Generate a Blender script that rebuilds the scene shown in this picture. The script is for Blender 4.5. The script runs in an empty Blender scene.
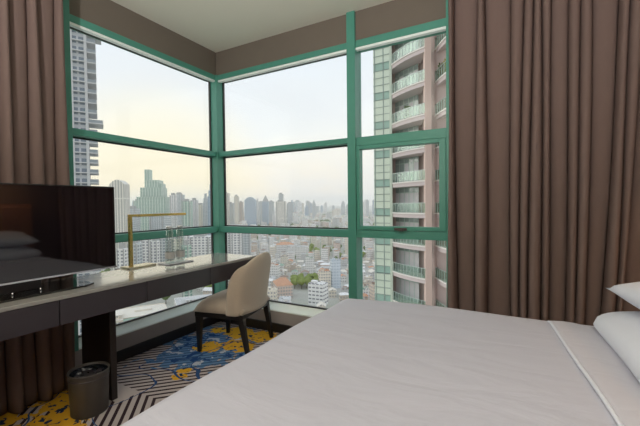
import bpy, math, random
from mathutils import Vector, Matrix
sc = bpy.context.scene
C = sc.collection
PI = math.pi
R = math.radians

# ------------------------------------------------------------------ camera
CAM = Vector((2.713, -2.728, 1.21))
FWD = Vector((-0.4831, 0.8752, -0.02446)).normalized()
RGT = Vector((0.87556, 0.48298, -0.01104)).normalized()
UPV = RGT.cross(FWD).normalized()
cd = bpy.data.cameras.new('camera')
cd.sensor_width = 36.0
cd.lens = 354.5 * 36.0 / 640.0
cd.clip_start = 0.05
cd.clip_end = 20000
cam = bpy.data.objects.new('camera', cd)
C.objects.link(cam)
m3 = Matrix((RGT, UPV, -FWD)).transposed()
cam.matrix_world = Matrix.Translation(CAM) @ m3.to_4x4()
sc.camera = cam

# ------------------------------------------------------------------ view / world
sc.view_settings.view_transform = 'Standard'
sc.view_settings.look = 'None'
sc.view_settings.gamma = 1.0
sc.view_settings.exposure = 0.0
sc.view_settings.use_curve_mapping = False
sc.cycles.use_denoising = True
sc.cycles.max_bounces = 10
sc.cycles.diffuse_bounces = 5
sc.cycles.glossy_bounces = 4
sc.cycles.transmission_bounces = 8
sc.cycles.transparent_max_bounces = 16
sc.cycles.volume_bounces = 1
sc.cycles.sample_clamp_indirect = 6.0

w = bpy.data.worlds.new('sky')
sc.world = w
w.use_nodes = True
nt = w.node_tree
nt.nodes.clear()
def N(nt, t, **kw):
    n = nt.nodes.new(t)
    for k, v in kw.items():
        setattr(n, k, v)
    return n
tc = N(nt, 'ShaderNodeTexCoord')
sep = N(nt, 'ShaderNodeSeparateXYZ')
nt.links.new(tc.outputs['Generated'], sep.inputs[0])
rmp = N(nt, 'ShaderNodeValToRGB')
nt.links.new(sep.outputs['Z'], rmp.inputs[0])
els = rmp.color_ramp.elements
els[0].position = 0.0; els[0].color = (1.0, 0.84, 0.68, 1)
els[1].position = 1.0; els[1].color = (0.62, 0.70, 0.84, 1)
for pos, col in ((0.05, (0.98, 0.86, 0.73, 1)), (0.11, (0.95, 0.88, 0.80, 1)), (0.19, (0.90, 0.885, 0.87, 1)), (0.30, (0.83, 0.85, 0.90, 1)), (0.42, (0.77, 0.81, 0.89, 1))):
    e = els.new(pos); e.color = col
# clouds: soft streaks
mp = N(nt, 'ShaderNodeMapping'); mp.inputs['Scale'].default_value = (1.0, 1.0, 3.2)
nt.links.new(tc.outputs['Generated'], mp.inputs[0])
nz = N(nt, 'ShaderNodeTexNoise'); nz.inputs['Scale'].default_value = 2.6; nz.inputs['Detail'].default_value = 7; nz.inputs['Roughness'].default_value = .55
nt.links.new(mp.outputs[0], nz.inputs['Vector'])
cr = N(nt, 'ShaderNodeMapRange'); cr.inputs['From Min'].default_value = .44; cr.inputs['From Max'].default_value = .62
nt.links.new(nz.outputs['Fac'], cr.inputs['Value'])
cm = N(nt, 'ShaderNodeMath', operation='MULTIPLY'); cm.inputs[1].default_value = .55
nt.links.new(cr.outputs[0], cm.inputs[0])
mx = N(nt, 'ShaderNodeMix', data_type='RGBA')
nt.links.new(cm.outputs[0], mx.inputs['Factor'])
nt.links.new(rmp.outputs[0], mx.inputs['A'])
mx.inputs['B'].default_value = (0.80, 0.81, 0.85, 1)
# warm glow of the low sun towards the left window
gv = Vector((-0.80, 0.60, 0.02)).normalized()
dt = N(nt, 'ShaderNodeVectorMath', operation='DOT_PRODUCT'); dt.inputs[1].default_value = gv
nt.links.new(tc.outputs['Generated'], dt.inputs[0])
gl = N(nt, 'ShaderNodeMapRange'); gl.inputs['From Min'].default_value = .945; gl.inputs['From Max'].default_value = 1.0; gl.interpolation_type = 'SMOOTHSTEP'
nt.links.new(dt.outputs['Value'], gl.inputs['Value'])
gm = N(nt, 'ShaderNodeMath', operation='MULTIPLY'); gm.inputs[1].default_value = .62
nt.links.new(gl.outputs[0], gm.inputs[0])
mx2 = N(nt, 'ShaderNodeMix', data_type='RGBA')
nt.links.new(gm.outputs[0], mx2.inputs['Factor'])
nt.links.new(mx.outputs['Result'], mx2.inputs['A'])
mx2.inputs['B'].default_value = (1.0, 0.86, 0.58, 1)
bg = N(nt, 'ShaderNodeBackground'); bg.inputs['Strength'].default_value = 1.17
nt.links.new(mx2.outputs['Result'], bg.inputs['Color'])
wo = N(nt, 'ShaderNodeOutputWorld')
nt.links.new(bg.outputs[0], wo.inputs['Surface'])

# ------------------------------------------------------------------ headboard lamp and added fill lights
def area(name, loc, size, energy, col, rot=(0, 0, 0), sy=None):
    l = bpy.data.lights.new(name, 'AREA')
    l.energy = energy; l.color = col; l.size = size
    if sy:
        l.shape = 'RECTANGLE'; l.size_y = sy
    o = bpy.data.objects.new(name, l); C.objects.link(o)
    o.location = loc; o.rotation_euler = rot
    return o
area('ceiling_fill', (2.9, -3.6, 2.76), 1.6, 14, (1.0, 0.96, 0.94), sy=1.6)  # unseen fill light added below the ceiling to brighten the room
ul = bpy.data.lights.new('upward_fill', 'SPOT'); ul.energy = 720; ul.color = (1.0, .96, .95); ul.spot_size = R(165); ul.spot_blend = 1.0; ul.shadow_soft_size = .06  # unseen spot added behind the camera to brighten the ceiling
uo = bpy.data.objects.new('upward_fill', ul); C.objects.link(uo); uo.location = (2.25, -4.0, 1.3); uo.rotation_euler = (R(164), 0, 0)
area('headboard_lamp', (3.74, -1.0, 1.50), 0.06, 5, (1.0, 0.55, 0.25), rot=(0, R(-25), 0), sy=1.0)

sl = bpy.data.lights.new('side_fill_sun', 'SUN'); sl.energy = 1.3; sl.angle = R(48); sl.color = (1.0, .93, .84)  # added soft side light for curtain folds and city walls, aside from the sky glow
so = bpy.data.objects.new('side_fill_sun', sl); C.objects.link(so)
so.rotation_euler = Vector((.95, .10, -.22)).to_track_quat('-Z', 'Y').to_euler()
# ------------------------------------------------------------------ helpers
def at(px, py, d):
    """point in the world in the direction of that place of the view, d metres deep"""
    return CAM + FWD * d + RGT * ((px - 320) / 354.5 * d) - UPV * ((py - 213) / 354.5 * d)

def ring(lat, fwd, z=0.0):
    """ground-plan position from sideways and forward distance (metres) outside the window"""
    f = Vector((FWD.x, FWD.y)).normalized(); r = Vector((f.y, -f.x))
    p = Vector((CAM.x, CAM.y)) + f * fwd + r * lat
    return Vector((p.x, p.y, z))
YAW = math.atan2(-FWD.x, FWD.y)

class MB:
    def __init__(s): s.v = []; s.f = []; s.m = []; s.s = []
    def add(s, vs, fs, m=0, smooth=False):
        b = len(s.v); s.v += [tuple(v) for v in vs]
        for f in fs:
            s.f.append(tuple(b + i for i in f)); s.m.append(m); s.s.append(smooth)
        return s
    def box(s, x0, x1, y0, y1, z0, z1, m=0, M=None):
        vs = [Vector((x, y, z)) for z in (z0, z1) for x, y in ((x0, y0), (x1, y0), (x1, y1), (x0, y1))]
        if M: vs = [M @ v for v in vs]
        return s.add(vs, [(3, 2, 1, 0), (4, 5, 6, 7), (0, 1, 5, 4), (1, 2, 6, 5), (2, 3, 7, 6), (3, 0, 4, 7)], m)
    def prism(s, poly, z0, z1, m=0, M=None, mtop=None):
        a = sum(poly[i][0] * poly[(i + 1) % len(poly)][1] - poly[(i + 1) % len(poly)][0] * poly[i][1] for i in range(len(poly)))
        if a < 0: poly = poly[::-1]
        n = len(poly)
        vs = [Vector((p[0], p[1], z0)) for p in poly] + [Vector((p[0], p[1], z1)) for p in poly]
        if M: vs = [M @ v for v in vs]
        s.add(vs, [(i, (i + 1) % n, n + (i + 1) % n, n + i) for i in range(n)] + [tuple(range(n))[::-1]], m)
        b = len(s.v) - 2 * n
        s.f.append(tuple(b + n + i for i in range(n))); s.m.append(m if mtop is None else mtop); s.s.append(False)
        return s
    def lathe(s, prof, cx=0, cy=0, n=32, m=0, smooth=True, sx=1, sy=1):
        vs = []; fs = []
        for r, z in prof:
            for i in range(n):
                a = 2 * PI * i / n
                vs.append((cx + r * math.cos(a) * sx, cy + r * math.sin(a) * sy, z))
        k = len(prof)
        for j in range(k - 1):
            for i in range(n):
                fs.append((j * n + i, j * n + (i + 1) % n, (j + 1) * n + (i + 1) % n, (j + 1) * n + i))
        s.add(vs, fs, m, smooth)
        b = len(s.v) - len(vs)
        if prof[0][0] > 1e-4: s.f.append(tuple(b + i for i in range(n))[::-1]); s.m.append(m); s.s.append(False)
        if prof[-1][0] > 1e-4: s.f.append(tuple(b + (k - 1) * n + i for i in range(n))); s.m.append(m); s.s.append(False)
        return s
    def bar(s, a, b, w0, h0, w1=None, h1=None, m=0, up=Vector((0, 0, 1))):
        a = Vector(a); b = Vector(b); w1 = w0 if w1 is None else w1; h1 = h0 if h1 is None else h1
        d = (b - a).normalized()
        if abs(d.dot(up)) > .97: up = Vector((0, 1, 0))
        x = d.cross(up).normalized(); y = x.cross(d).normalized()
        vs = []
        for p, ww, hh in ((a, w0, h0), (b, w1, h1)):
            for sx_, sy_ in ((-1, -1), (1, -1), (1, 1), (-1, 1)):
                vs.append(p + x * sx_ * ww / 2 + y * sy_ * hh / 2)
        return s.add(vs, [(0, 1, 2, 3), (7, 6, 5, 4), (4, 5, 1, 0), (5, 6, 2, 1), (6, 7, 3, 2), (7, 4, 0, 3)], m)
    def tube(s, pts, r, n=10, m=0):
        pts = [Vector(p) for p in pts]; vs = []; fs = []
        for i, p in enumerate(pts):
            d = (pts[min(i + 1, len(pts) - 1)] - pts[max(i - 1, 0)]).normalized()
            up = Vector((0, 0, 1)) if abs(d.z) < .95 else Vector((1, 0, 0))
            x = d.cross(up).normalized(); y = x.cross(d)
            for k in range(n):
                t = 2 * PI * k / n
                vs.append(p + x * r * math.cos(t) + y * r * math.sin(t))
        for i in range(len(pts) - 1):
            for k in range(n):
                fs.append((i * n + k, i * n + (k + 1) % n, (i + 1) * n + (k + 1) % n, (i + 1) * n + k))
        fs.append(tuple(range(n))[::-1]); fs.append(tuple((len(pts) - 1) * n + k for k in range(n)))
        return s.add(vs, fs, m, True)
    def grid(s, fn, nu, nv, m=0, smooth=True, wrap=False):
        vs = [fn(i / nu, j / nv) for j in range(nv + 1) for i in range(nu + 1)]
        fs = [(j * (nu + 1) + i, j * (nu + 1) + i + 1, (j + 1) * (nu + 1) + i + 1, (j + 1) * (nu + 1) + i) for j in range(nv) for i in range(nu)]
        return s.add(vs, fs, m, smooth)
    def mesh(s, name, mats):
        me = bpy.data.meshes.new(name)
        me.from_pydata(s.v, [], s.f); me.update()
        if not isinstance(mats, (list, tuple)): mats = [mats]
        for m in mats: me.materials.append(m)
        me.polygons.foreach_set('material_index', s.m)
        me.polygons.foreach_set('use_smooth', s.s)
        return me
    def build(s, name, mats, parent=None, label=None, bevel=None, loc=None, solid=None, subsurf=None, fixn=False):
        me = s.mesh(name, mats)
        if fixn:
            import bmesh
            bm = bmesh.new(); bm.from_mesh(me)
            bmesh.ops.remove_doubles(bm, verts=bm.verts, dist=1e-5)
            bmesh.ops.recalc_face_normals(bm, faces=bm.faces); bm.to_mesh(me); bm.free()
        o = bpy.data.objects.new(name, me); C.objects.link(o)
        if parent: o.parent = parent
        if loc: o.location = loc
        if label: o['label'] = label
        if solid:
            md = o.modifiers.new('solid', 'SOLIDIFY'); md.thickness = solid; md.offset = 0
        if bevel:
            md = o.modifiers.new('bevel', 'BEVEL'); md.width = bevel; md.segments = 3; md.limit_method = 'ANGLE'; md.angle_limit = R(40)
        if subsurf:
            md = o.modifiers.new('sub', 'SUBSURF'); md.levels = subsurf; md.render_levels = subsurf
        return o

def thing(name, label, cat, loc=(0, 0, 0), rz=0, group=None):
    o = bpy.data.objects.new(name, None); C.objects.link(o)
    o.location = loc; o.rotation_euler = (0, 0, rz); o.empty_display_size = .1
    o['label'] = label; o['category'] = cat
    if group: o['group'] = group
    return o
def tag(o, label, cat, group=None, kind=None):
    o['label'] = label; o['category'] = cat
    if group: o['group'] = group
    if kind: o['kind'] = kind
    return o
def struct(o, label=None, cat=None):
    o['kind'] = 'structure'
    if label: o['label'] = label
    if cat: o['category'] = cat
    return o

def mat(name, col, rough=.5, metal=0, noise=0, nscale=8, bump=0, bscale=60, spec=.5, coat=0, sheen=0, trans=0, stretch=None, col2=None):
    m = bpy.data.materials.new(name); m.use_nodes = True
    nt = m.node_tree; b = nt.nodes['Principled BSDF']
    b.inputs['Roughness'].default_value = rough; b.inputs['Metallic'].default_value = metal
    b.inputs['Specular IOR Level'].default_value = spec
    b.inputs['Coat Weight'].default_value = coat
    b.inputs['Sheen Weight'].default_value = sheen
    b.inputs['Transmission Weight'].default_value = trans
    tc = N(nt, 'ShaderNodeTexCoord'); mp = N(nt, 'ShaderNodeMapping')
    nt.links.new(tc.outputs['Object'], mp.inputs[0])
    if stretch: mp.inputs['Scale'].default_value = stretch
    nz = N(nt, 'ShaderNodeTexNoise'); nz.inputs['Scale'].default_value = nscale; nz.inputs['Detail'].default_value = 5
    nt.links.new(mp.outputs[0], nz.inputs['Vector'])
    mx = N(nt, 'ShaderNodeMix', data_type='RGBA')
    nt.links.new(nz.outputs['Fac'], mx.inputs['Factor'])
    k = noise
    c2 = col2 or tuple(min(1, c * (1 + k)) for c in col)
    c1 = col if col2 else tuple(c * (1 - k) for c in col)
    mx.inputs['A'].default_value = (*c1, 1); mx.inputs['B'].default_value = (*c2, 1)
    nt.links.new(mx.outputs['Result'], b.inputs['Base Color'])
    if bump:
        n2 = N(nt, 'ShaderNodeTexNoise'); n2.inputs['Scale'].default_value = bscale; n2.inputs['Detail'].default_value = 3
        nt.links.new(mp.outputs[0], n2.inputs['Vector'])
        bp = N(nt, 'ShaderNodeBump'); bp.inputs['Strength'].default_value = bump; bp.inputs['Distance'].default_value = .01
        nt.links.new(n2.outputs['Fac'], bp.inputs['Height']); nt.links.new(bp.outputs[0], b.inputs['Normal'])
    return m

def facade(name, wall, glass, fh=3.2, bw=3.0, tz=.45, tx=.3, rough=.45, dirt=.12):
    """walls with a regular grid of window openings, in metres of the building's own coordinates"""
    m = bpy.data.materials.new(name); m.use_nodes = True
    nt = m.node_tree; b = nt.nodes['Principled BSDF']
    tc = N(nt, 'ShaderNodeTexCoord'); sp = N(nt, 'ShaderNodeSeparateXYZ'); nt.links.new(tc.outputs['Object'], sp.inputs[0])
    def mth(op, a, bb=None):
        n = N(nt, 'ShaderNodeMath', operation=op)
        for i, x in enumerate((a, bb)):
            if x is None: continue
            if isinstance(x, (int, float)): n.inputs[i].default_value = x
            else: nt.links.new(x, n.inputs[i])
        return n.outputs[0]
    fz = mth('GREATER_THAN', mth('FRACT', mth('DIVIDE', mth('ADD', sp.outputs['Z'], 500.0), fh)), tz)
    sx = mth('ADD', mth('ADD', sp.outputs['X'], sp.outputs['Y']), 500.0)
    fx = mth('GREATER_THAN', mth('FRACT', mth('DIVIDE', sx, bw)), tx)
    msk = mth('MULTIPLY', fz, fx)
    ge = N(nt, 'ShaderNodeNewGeometry'); sn = N(nt, 'ShaderNodeSeparateXYZ'); nt.links.new(ge.outputs['Normal'], sn.inputs[0])
    side = mth('LESS_THAN', mth('ABSOLUTE', sn.outputs['Z']), .5)
    msk = mth('MULTIPLY', msk, side)
    nz = N(nt, 'ShaderNodeTexNoise'); nz.inputs['Scale'].default_value = .15; nt.links.new(tc.outputs['Object'], nz.inputs['Vector'])
    wv = N(nt, 'ShaderNodeMix', data_type='RGBA'); nt.links.new(nz.outputs['Fac'], wv.inputs['Factor'])
    wv.inputs['A'].default_value = (*[c * (1 - dirt) for c in wall], 1); wv.inputs['B'].default_value = (*[min(1, c * (1 + dirt)) for c in wall], 1)
    mx = N(nt, 'ShaderNodeMix', data_type='RGBA'); nt.links.new(msk, mx.inputs['Factor'])
    nt.links.new(wv.outputs['Result'], mx.inputs['A']); mx.inputs['B'].default_value = (*glass, 1)
    nt.links.new(mx.outputs['Result'], b.inputs['Base Color'])
    ro = mth('SUBTRACT', rough + .2, mth('MULTIPLY', msk, rough))
    nt.links.new(ro, b.inputs['Roughness'])
    return m

def glassmat(name, tint=(.97, .99, .98), refl=.5, rough=0.0, base=.0):
    m = bpy.data.materials.new(name); m.use_nodes = True
    nt = m.node_tree; nt.nodes.clear()
    tr = N(nt, 'ShaderNodeBsdfTransparent'); tr.inputs[0].default_value = (*tint, 1)
    gl = N(nt, 'ShaderNodeBsdfGlossy'); gl.inputs['Roughness'].default_value = rough; gl.inputs[0].default_value = (.95, 1, .98, 1)
    fr = N(nt, 'ShaderNodeFresnel'); ge = N(nt, 'ShaderNodeNewGeometry')
    io = N(nt, 'ShaderNodeMapRange'); io.inputs['To Min'].default_value = 1.45; io.inputs['To Max'].default_value = 1 / 1.45
    nt.links.new(ge.outputs['Backfacing'], io.inputs['Value']); nt.links.new(io.outputs[0], fr.inputs['IOR'])
    mu = N(nt, 'ShaderNodeMath', operation='MULTIPLY_ADD'); mu.inputs[1].default_value = refl; mu.inputs[2].default_value = base
    nt.links.new(fr.outputs[0], mu.inputs[0])
    mx = N(nt, 'ShaderNodeMixShader'); nt.links.new(mu.outputs[0], mx.inputs[0])
    nt.links.new(tr.outputs[0], mx.inputs[1]); nt.links.new(gl.outputs[0], mx.inputs[2])
    o = N(nt, 'ShaderNodeOutputMaterial'); nt.links.new(mx.outputs[0], o.inputs[0])
    return m

# ------------------------------------------------------------------ materials
M_wall = mat('wall_paint', (.42, .38, .33), .8, noise=.03)
M_walldark = mat('wall_panel_brown', (.10, .075, .060), .7, noise=.08)
M_band = mat('pelmet_fabric', (.155, .131, .103), .8, noise=.05, bump=.1, bscale=200)
M_ceil = mat('ceiling_paint', (.70, .69, .585), .85, noise=.01)
M_curb = mat('curb_laminate', (.33, .30, .285), .5, noise=.04)
M_black = mat('baseboard_black', (.012, .010, .010), .4)
M_green = mat('green_frame_paint', (.075, .285, .215), .35, noise=.05, nscale=20)
M_gasket = mat('gasket', (.02, .022, .02), .5)
M_sill = mat('sill_aluminium', (.55, .68, .62), .3, metal=.1, noise=.04)
M_pane = glassmat('window_glass')
M_curtain = mat('curtain_fabric', (.178, .126, .110), .9, noise=.05, nscale=60, bump=.2, bscale=500, sheen=0, spec=.2, stretch=(1, 1, .2))
M_duvet = mat('duvet_cotton', (.480, .482, .555), .75, noise=.015, nscale=5, bump=.05, bscale=300, sheen=.15)
M_sheet = mat('sheet_cotton', (.51, .505, .565), .7, noise=.01, bump=.05, bscale=300, sheen=.15)
M_pillow = mat('pillow_cotton', (.66, .685, .76), .75, noise=.01, bump=.05, bscale=260)
M_stone = mat('desk_stone', (.33, .32, .30), .10, noise=.10, nscale=6, spec=.7, coat=.3)
M_apron = mat('desk_lacquer', (.046, .038, .044), .28, noise=.08, nscale=4, spec=.5)
M_darkwood = mat('dark_wood', (.022, .015, .012), .35, noise=.4, nscale=14, stretch=(1, 1, .1))
M_legwood = mat('chair_leg_wood', (.010, .008, .007), .35, noise=.3, nscale=14, stretch=(1, 1, .1))
M_chair = mat('chair_fabric', (.52, .43, .335), .85, noise=.06, nscale=90, bump=.25, bscale=500, sheen=.2)
M_screen = mat('tv_screen', (.006, .004, .006), .04, spec=1.0)
M_plastic = mat('tv_plastic', (.012, .011, .012), .3)
M_blackglass = mat('black_glass', (.01, .012, .013), .03, spec=.8, coat=.5)
M_chrome = mat('chrome', (.75, .75, .75), .15, metal=1)
M_brass = mat('polished_brass', (.60, .41, .15), .22, metal=1, noise=.06, nscale=20)
M_lampbase = mat('lamp_base_plate', (.66, .58, .40), .25, metal=.6)
M_binleather = mat('bin_leather', (.070, .060, .052), .42, noise=.08, nscale=30, bump=.08, bscale=200)
M_bag = mat('bin_liner', (.010, .012, .016), .25, bump=.3, bscale=30)
M_bottle = glassmat('clear_glass', tint=(.84, .88, .87), refl=1.0, base=.10)
M_label = mat('bottle_label', (.42, .42, .41), .5)
M_tray = mat('tray_grey', (.30, .31, .34), .25)
M_headboard = mat('headboard_wood', (.26, .12, .06), .45, noise=.25, nscale=6, stretch=(1, 1, .2))
M_cap = mat('bottle_cap', (.6, .62, .62), .3, metal=.8)

def wrinkles(m, strength, dist, sc_=(1.1, 3.4, 1)):
    nt = m.node_tree; b = nt.nodes['Principled BSDF']; old = b.inputs['Normal'].links[0].from_node
    tc = [n for n in nt.nodes if n.type == 'TEX_COORD'][0]
    mp = N(nt, 'ShaderNodeMapping'); mp.inputs['Scale'].default_value = sc_; nt.links.new(tc.outputs['Object'], mp.inputs[0])
    nz = N(nt, 'ShaderNodeTexNoise'); nz.inputs['Scale'].default_value = 2.2; nz.inputs['Detail'].default_value = 4; nz.inputs['Distortion'].default_value = .6
    nt.links.new(mp.outputs[0], nz.inputs['Vector'])
    bp = N(nt, 'ShaderNodeBump'); bp.inputs['Strength'].default_value = strength; bp.inputs['Distance'].default_value = dist
    nt.links.new(nz.outputs['Fac'], bp.inputs['Height']); nt.links.new(old.outputs[0], bp.inputs['Normal']); nt.links.new(bp.outputs[0], b.inputs['Normal'])
wrinkles(M_duvet, .22, .05); wrinkles(M_sheet, .25, .05, (1, 5, 1)); wrinkles(M_pillow, .3, .04)
def carpet_mat():
    m = bpy.data.materials.new('carpet'); m.use_nodes = True
    nt = m.node_tree; b = nt.nodes['Principled BSDF']; b.inputs['Roughness'].default_value = .95
    b.inputs['Specular IOR Level'].default_value = .15
    tc = N(nt, 'ShaderNodeTexCoord'); sp = N(nt, 'ShaderNodeSeparateXYZ'); nt.links.new(tc.outputs['Object'], sp.inputs[0])
    def mth(op, a, bb=None, c=None):
        n = N(nt, 'ShaderNodeMath', operation=op)
        for i, x in enumerate((a, bb, c)):
            if x is None: continue
            if isinstance(x, (int, float)): n.inputs[i].default_value = x
            else: nt.links.new(x, n.inputs[i])
        return n.outputs[0]
    def mix(f, a, bb):
        n = N(nt, 'ShaderNodeMix', data_type='RGBA'); nt.links.new(f, n.inputs['Factor'])
        for k, x in (('A', a), ('B', bb)):
            if isinstance(x, tuple): n.inputs[k].default_value = (*x, 1)
            else: nt.links.new(x, n.inputs[k])
        return n.outputs['Result']
    def noise(scale, off, detail=3, dist=0.0):
        mp = N(nt, 'ShaderNodeMapping'); mp.inputs['Location'].default_value = off
        nt.links.new(tc.outputs['Object'], mp.inputs[0])
        n = N(nt, 'ShaderNodeTexNoise'); n.inputs['Scale'].default_value = scale; n.inputs['Detail'].default_value = detail; n.inputs['Distortion'].default_value = dist
        nt.links.new(mp.outputs[0], n.inputs['Vector']); return n.outputs['Fac']
    X, Y = sp.outputs['X'], sp.outputs['Y']
    def blob(cx, cy, rx, ry=None, soft=1.0):          # 1 in the middle, 0 outside
        ry = ry or rx
        dx = mth('DIVIDE', mth('SUBTRACT', X, cx), rx); dy = mth('DIVIDE', mth('SUBTRACT', Y, cy), ry)
        d = mth('SQRT', mth('ADD', mth('MULTIPLY', dx, dx), mth('MULTIPLY', dy, dy)))
        return mth('MAXIMUM', mth('SUBTRACT', 1.0, d), 0.0)
    # chevron stripes: apex line along y = -1.31, repeated every 2.6 m
    yy = mth('PINGPONG', mth('ADD', Y, 1.31), 1.9)
    v = mth('SUBTRACT', X, yy)
    st = mth('GREATER_THAN', mth('FRACT', mth('DIVIDE', mth('ADD', v, 20.0), .068)), .60)
    # plain light field beyond the chevrons
    pl = mth('MULTIPLY', mth('LESS_THAN', Y, -1.30), mth('MULTIPLY', mth('LESS_THAN', X, .57), mth('GREATER_THAN', Y, -1.45)))
    st = mth('MULTIPLY', st, mth('SUBTRACT', 1.0, pl))
    col = mix(st, (.42, .36, .34), (.030, .016, .020))
    # watercolour blues round the chair
    nb = noise(7, (3, 1, 0), 5, .6)
    bl = mth('ADD', blob(.40, -.52, .62, .62), mth('MULTIPLY', mth('SUBTRACT', nb, .5), 1.5))
    b1 = mth('GREATER_THAN', bl, .30); b2 = mth('GREATER_THAN', bl, .46)
    nm = noise(11, (9, 4, 0), 4, .4)
    col = mix(mth('MULTIPLY', b1, mth('ADD', mth('MULTIPLY', st, -.35), .85)), col, (.045, .165, .33))
    dk = mth('MULTIPLY', b2, mth('GREATER_THAN', nm, .56))
    col = mix(dk, col, (.012, .05, .16))
    wh = mth('MULTIPLY', b2, mth('LESS_THAN', nm, .40))
    col = mix(wh, col, (.42, .44, .50))
    # yellow flowers
    ny = noise(13, (1, 7, 0), 3, .8)
    yb = blob(.42, -.56, .17, .15)
    for bb in (blob(.62, -.42, .20, .17), blob(.42, -.18, .24, .20), blob(.66, -.16, .22, .18), blob(.58, -.96, .07), blob(.62, -1.04, .07), blob(.24, -1.56, .24, .20), blob(.48, -1.75, .26, .16), blob(.1, -1.9, .3, .2), blob(.2, -.22, .12, .12)):
        yb = mth('MAXIMUM', yb, bb)
    ye = mth('GREATER_THAN', mth('ADD', yb, mth('MULTIPLY', mth('SUBTRACT', ny, .5), 1.3)), .28)
    ye = mth('MULTIPLY', ye, mth('GREATER_THAN', yb, .02))
    col = mix(ye, col, (.62, .33, .02))
    sc_ = mth('MULTIPLY', ye, mth('GREATER_THAN', noise(22, (5, 2, 0), 3, .5), .60))
    col = mix(sc_, col, (.015, .03, .07))
    # dark blue twigs: thin contour lines
    nl = noise(1.9, (4.3, 2.1, 0), 1, .3)
    ln = mth('LESS_THAN', mth('ABSOLUTE', mth('SUBTRACT', nl, .50)), .0055)
    nl2 = noise(1.6, (7.3, 1.1, 0), 1, .3)
    ln2 = mth('LESS_THAN', mth('ABSOLUTE', mth('SUBTRACT', nl2, .47)), .0045)
    col = mix(mth('MAXIMUM', ln, ln2), col, (.02, .06, .16))
    nt.links.new(col, b.inputs['Base Color'])
    fb = noise(260, (0, 0, 0), 2)
    bp = N(nt, 'ShaderNodeBump'); bp.inputs['Strength'].default_value = .4; bp.inputs['Distance'].default_value = .004
    nt.links.new(fb, bp.inputs['Height']); nt.links.new(bp.outputs[0], b.inputs['Normal'])
    return m
M_carpet = carpet_mat()

# ------------------------------------------------------------------ room shell
XR, YB, ZC = 3.98, -5.4, 2.79          # headboard wall, back wall, ceiling
ZT, ZM, ZL, ZB = 2.553, 1.764, 0.991, 0.272
YJ, XM, XRJ = -1.418, 1.52, 2.289
struct(MB().box(-.12, XR + .1, YB - .1, .12, -.12, 0).build('floor', M_carpet), 'patterned carpet floor with stripes and flowers', 'floor')
struct(MB().box(-.12, XR + .1, YB - .1, .12, ZC, ZC + .12).build('ceiling', M_ceil), 'pale plain ceiling', 'ceiling')
b = MB()
b.box(-.12, 0, YB, YJ - .03, .0, ZC)
struct(b.build('wall_left', M_wall), 'wall beside the left window, behind curtain and television', 'wall')
struct(MB().box(XR, XR + .12, YB, .12, 0, ZC).build('wall_right', M_walldark), 'headboard wall', 'wall')
struct(MB().box(-.12, XR, YB - .12, YB, 0, ZC).build('wall_back', M_wall), 'wall behind the camera', 'wall')
struct(MB().box(2.36, XR, .0, .12, 0, ZC).build('wall_front', M_wall), 'wall behind the wide curtain', 'wall')
# low curbs under the two windows
struct(MB().box(-.12, .0, YJ - .03, .0, 0, .195).build('trim_1', M_curb), 'low grey-brown curb below the left window', 'curb')
struct(MB().box(-.12, 2.36, .0, .12, 0, .195).build('trim_2', M_curb), 'low grey-brown curb below the right window', 'curb')
# taupe fabric pelmets above the windows
struct(MB().box(-.10, -.005, YJ - .03, -.005, ZT + .0, ZC).build('trim_3', M_band), 'dark taupe band above the left window', 'pelmet')
struct(MB().box(-.10, 2.36, .005, .10, ZT + .0, ZC).build('trim_4', M_band), 'dark taupe band above the right window', 'pelmet')
struct(MB().box(.0, .018, -1.14, -.018, 0, .085).build('baseboard_left', M_black, bevel=.003), 'black baseboard below the left window', 'baseboard')
struct(MB().box(.0, 2.30, -.018, .0, 0, .085).build('baseboard_front', M_black, bevel=.003), 'black baseboard below the right window', 'baseboard')

M_bead = mat('pale_green_bead', (.84, .92, .88), .22, noise=.03)
def bead(w_, a0, a1, side):
    """pale sloped frame member at the foot of the glass, painted bevel highlight at its head"""
    prof = [(.0, .195), (.0, .205), (.032, .228), (.033, .220), (.072, .2598), (.12, .2598), (.12, .195)]
    b = MB(); n = len(prof); vs = []
    for a in (a0, a1):
        for o_, z in prof: vs.append((-o_, a, z) if side == 'y' else (a, o_, z))
    b.add(vs, [(i, (i + 1) % n, n + (i + 1) % n, n + i) for i in range(n)] + [tuple(range(n)), tuple(range(n, 2 * n))[::-1]])
    b.build('bottom_bead', M_bead, w_, 'pale green sloped bottom frame', fixn=True)
    b = MB(); h = ZT - (.052 if a1 < 1.6 else .058)
    if side == 'y': b.box(-.04, -.004, a0, a1, h - .018, h)
    else: b.box(a0, a1, .004, .04, h - .018, h)
    b.build('top_bevel_highlight', M_bead, w_, 'pale green strip painted as light on the top frame bevel')  # pale colour stands in for the frame bevel catching light
# windows.  Each is an empty with frame members and panes
def pane(name, x0, x1, y0, y1, z0, z1, parent):
    return MB().box(x0, x1, y0, y1, z0, z1).build(name, M_pane, parent)
def window(n, label):
    o = bpy.data.objects.new('window_%d' % n, None); C.objects.link(o)
    o['kind'] = 'structure'; o['label'] = label; o['category'] = 'window'
    return o
D0, D1, G0, G1 = .0, .12, .073, .081         # frame depth outwards, glass plane
def frame_x(b, x0, x1, z0, z1, dd=.0): b.box(x0, x1, D0 - dd, D1, z0, z1)
def frame_y(b, y0, y1, z0, z1, dd=.0): b.box(-D1, -D0 + dd, y0, y1, z0, z1)

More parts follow.
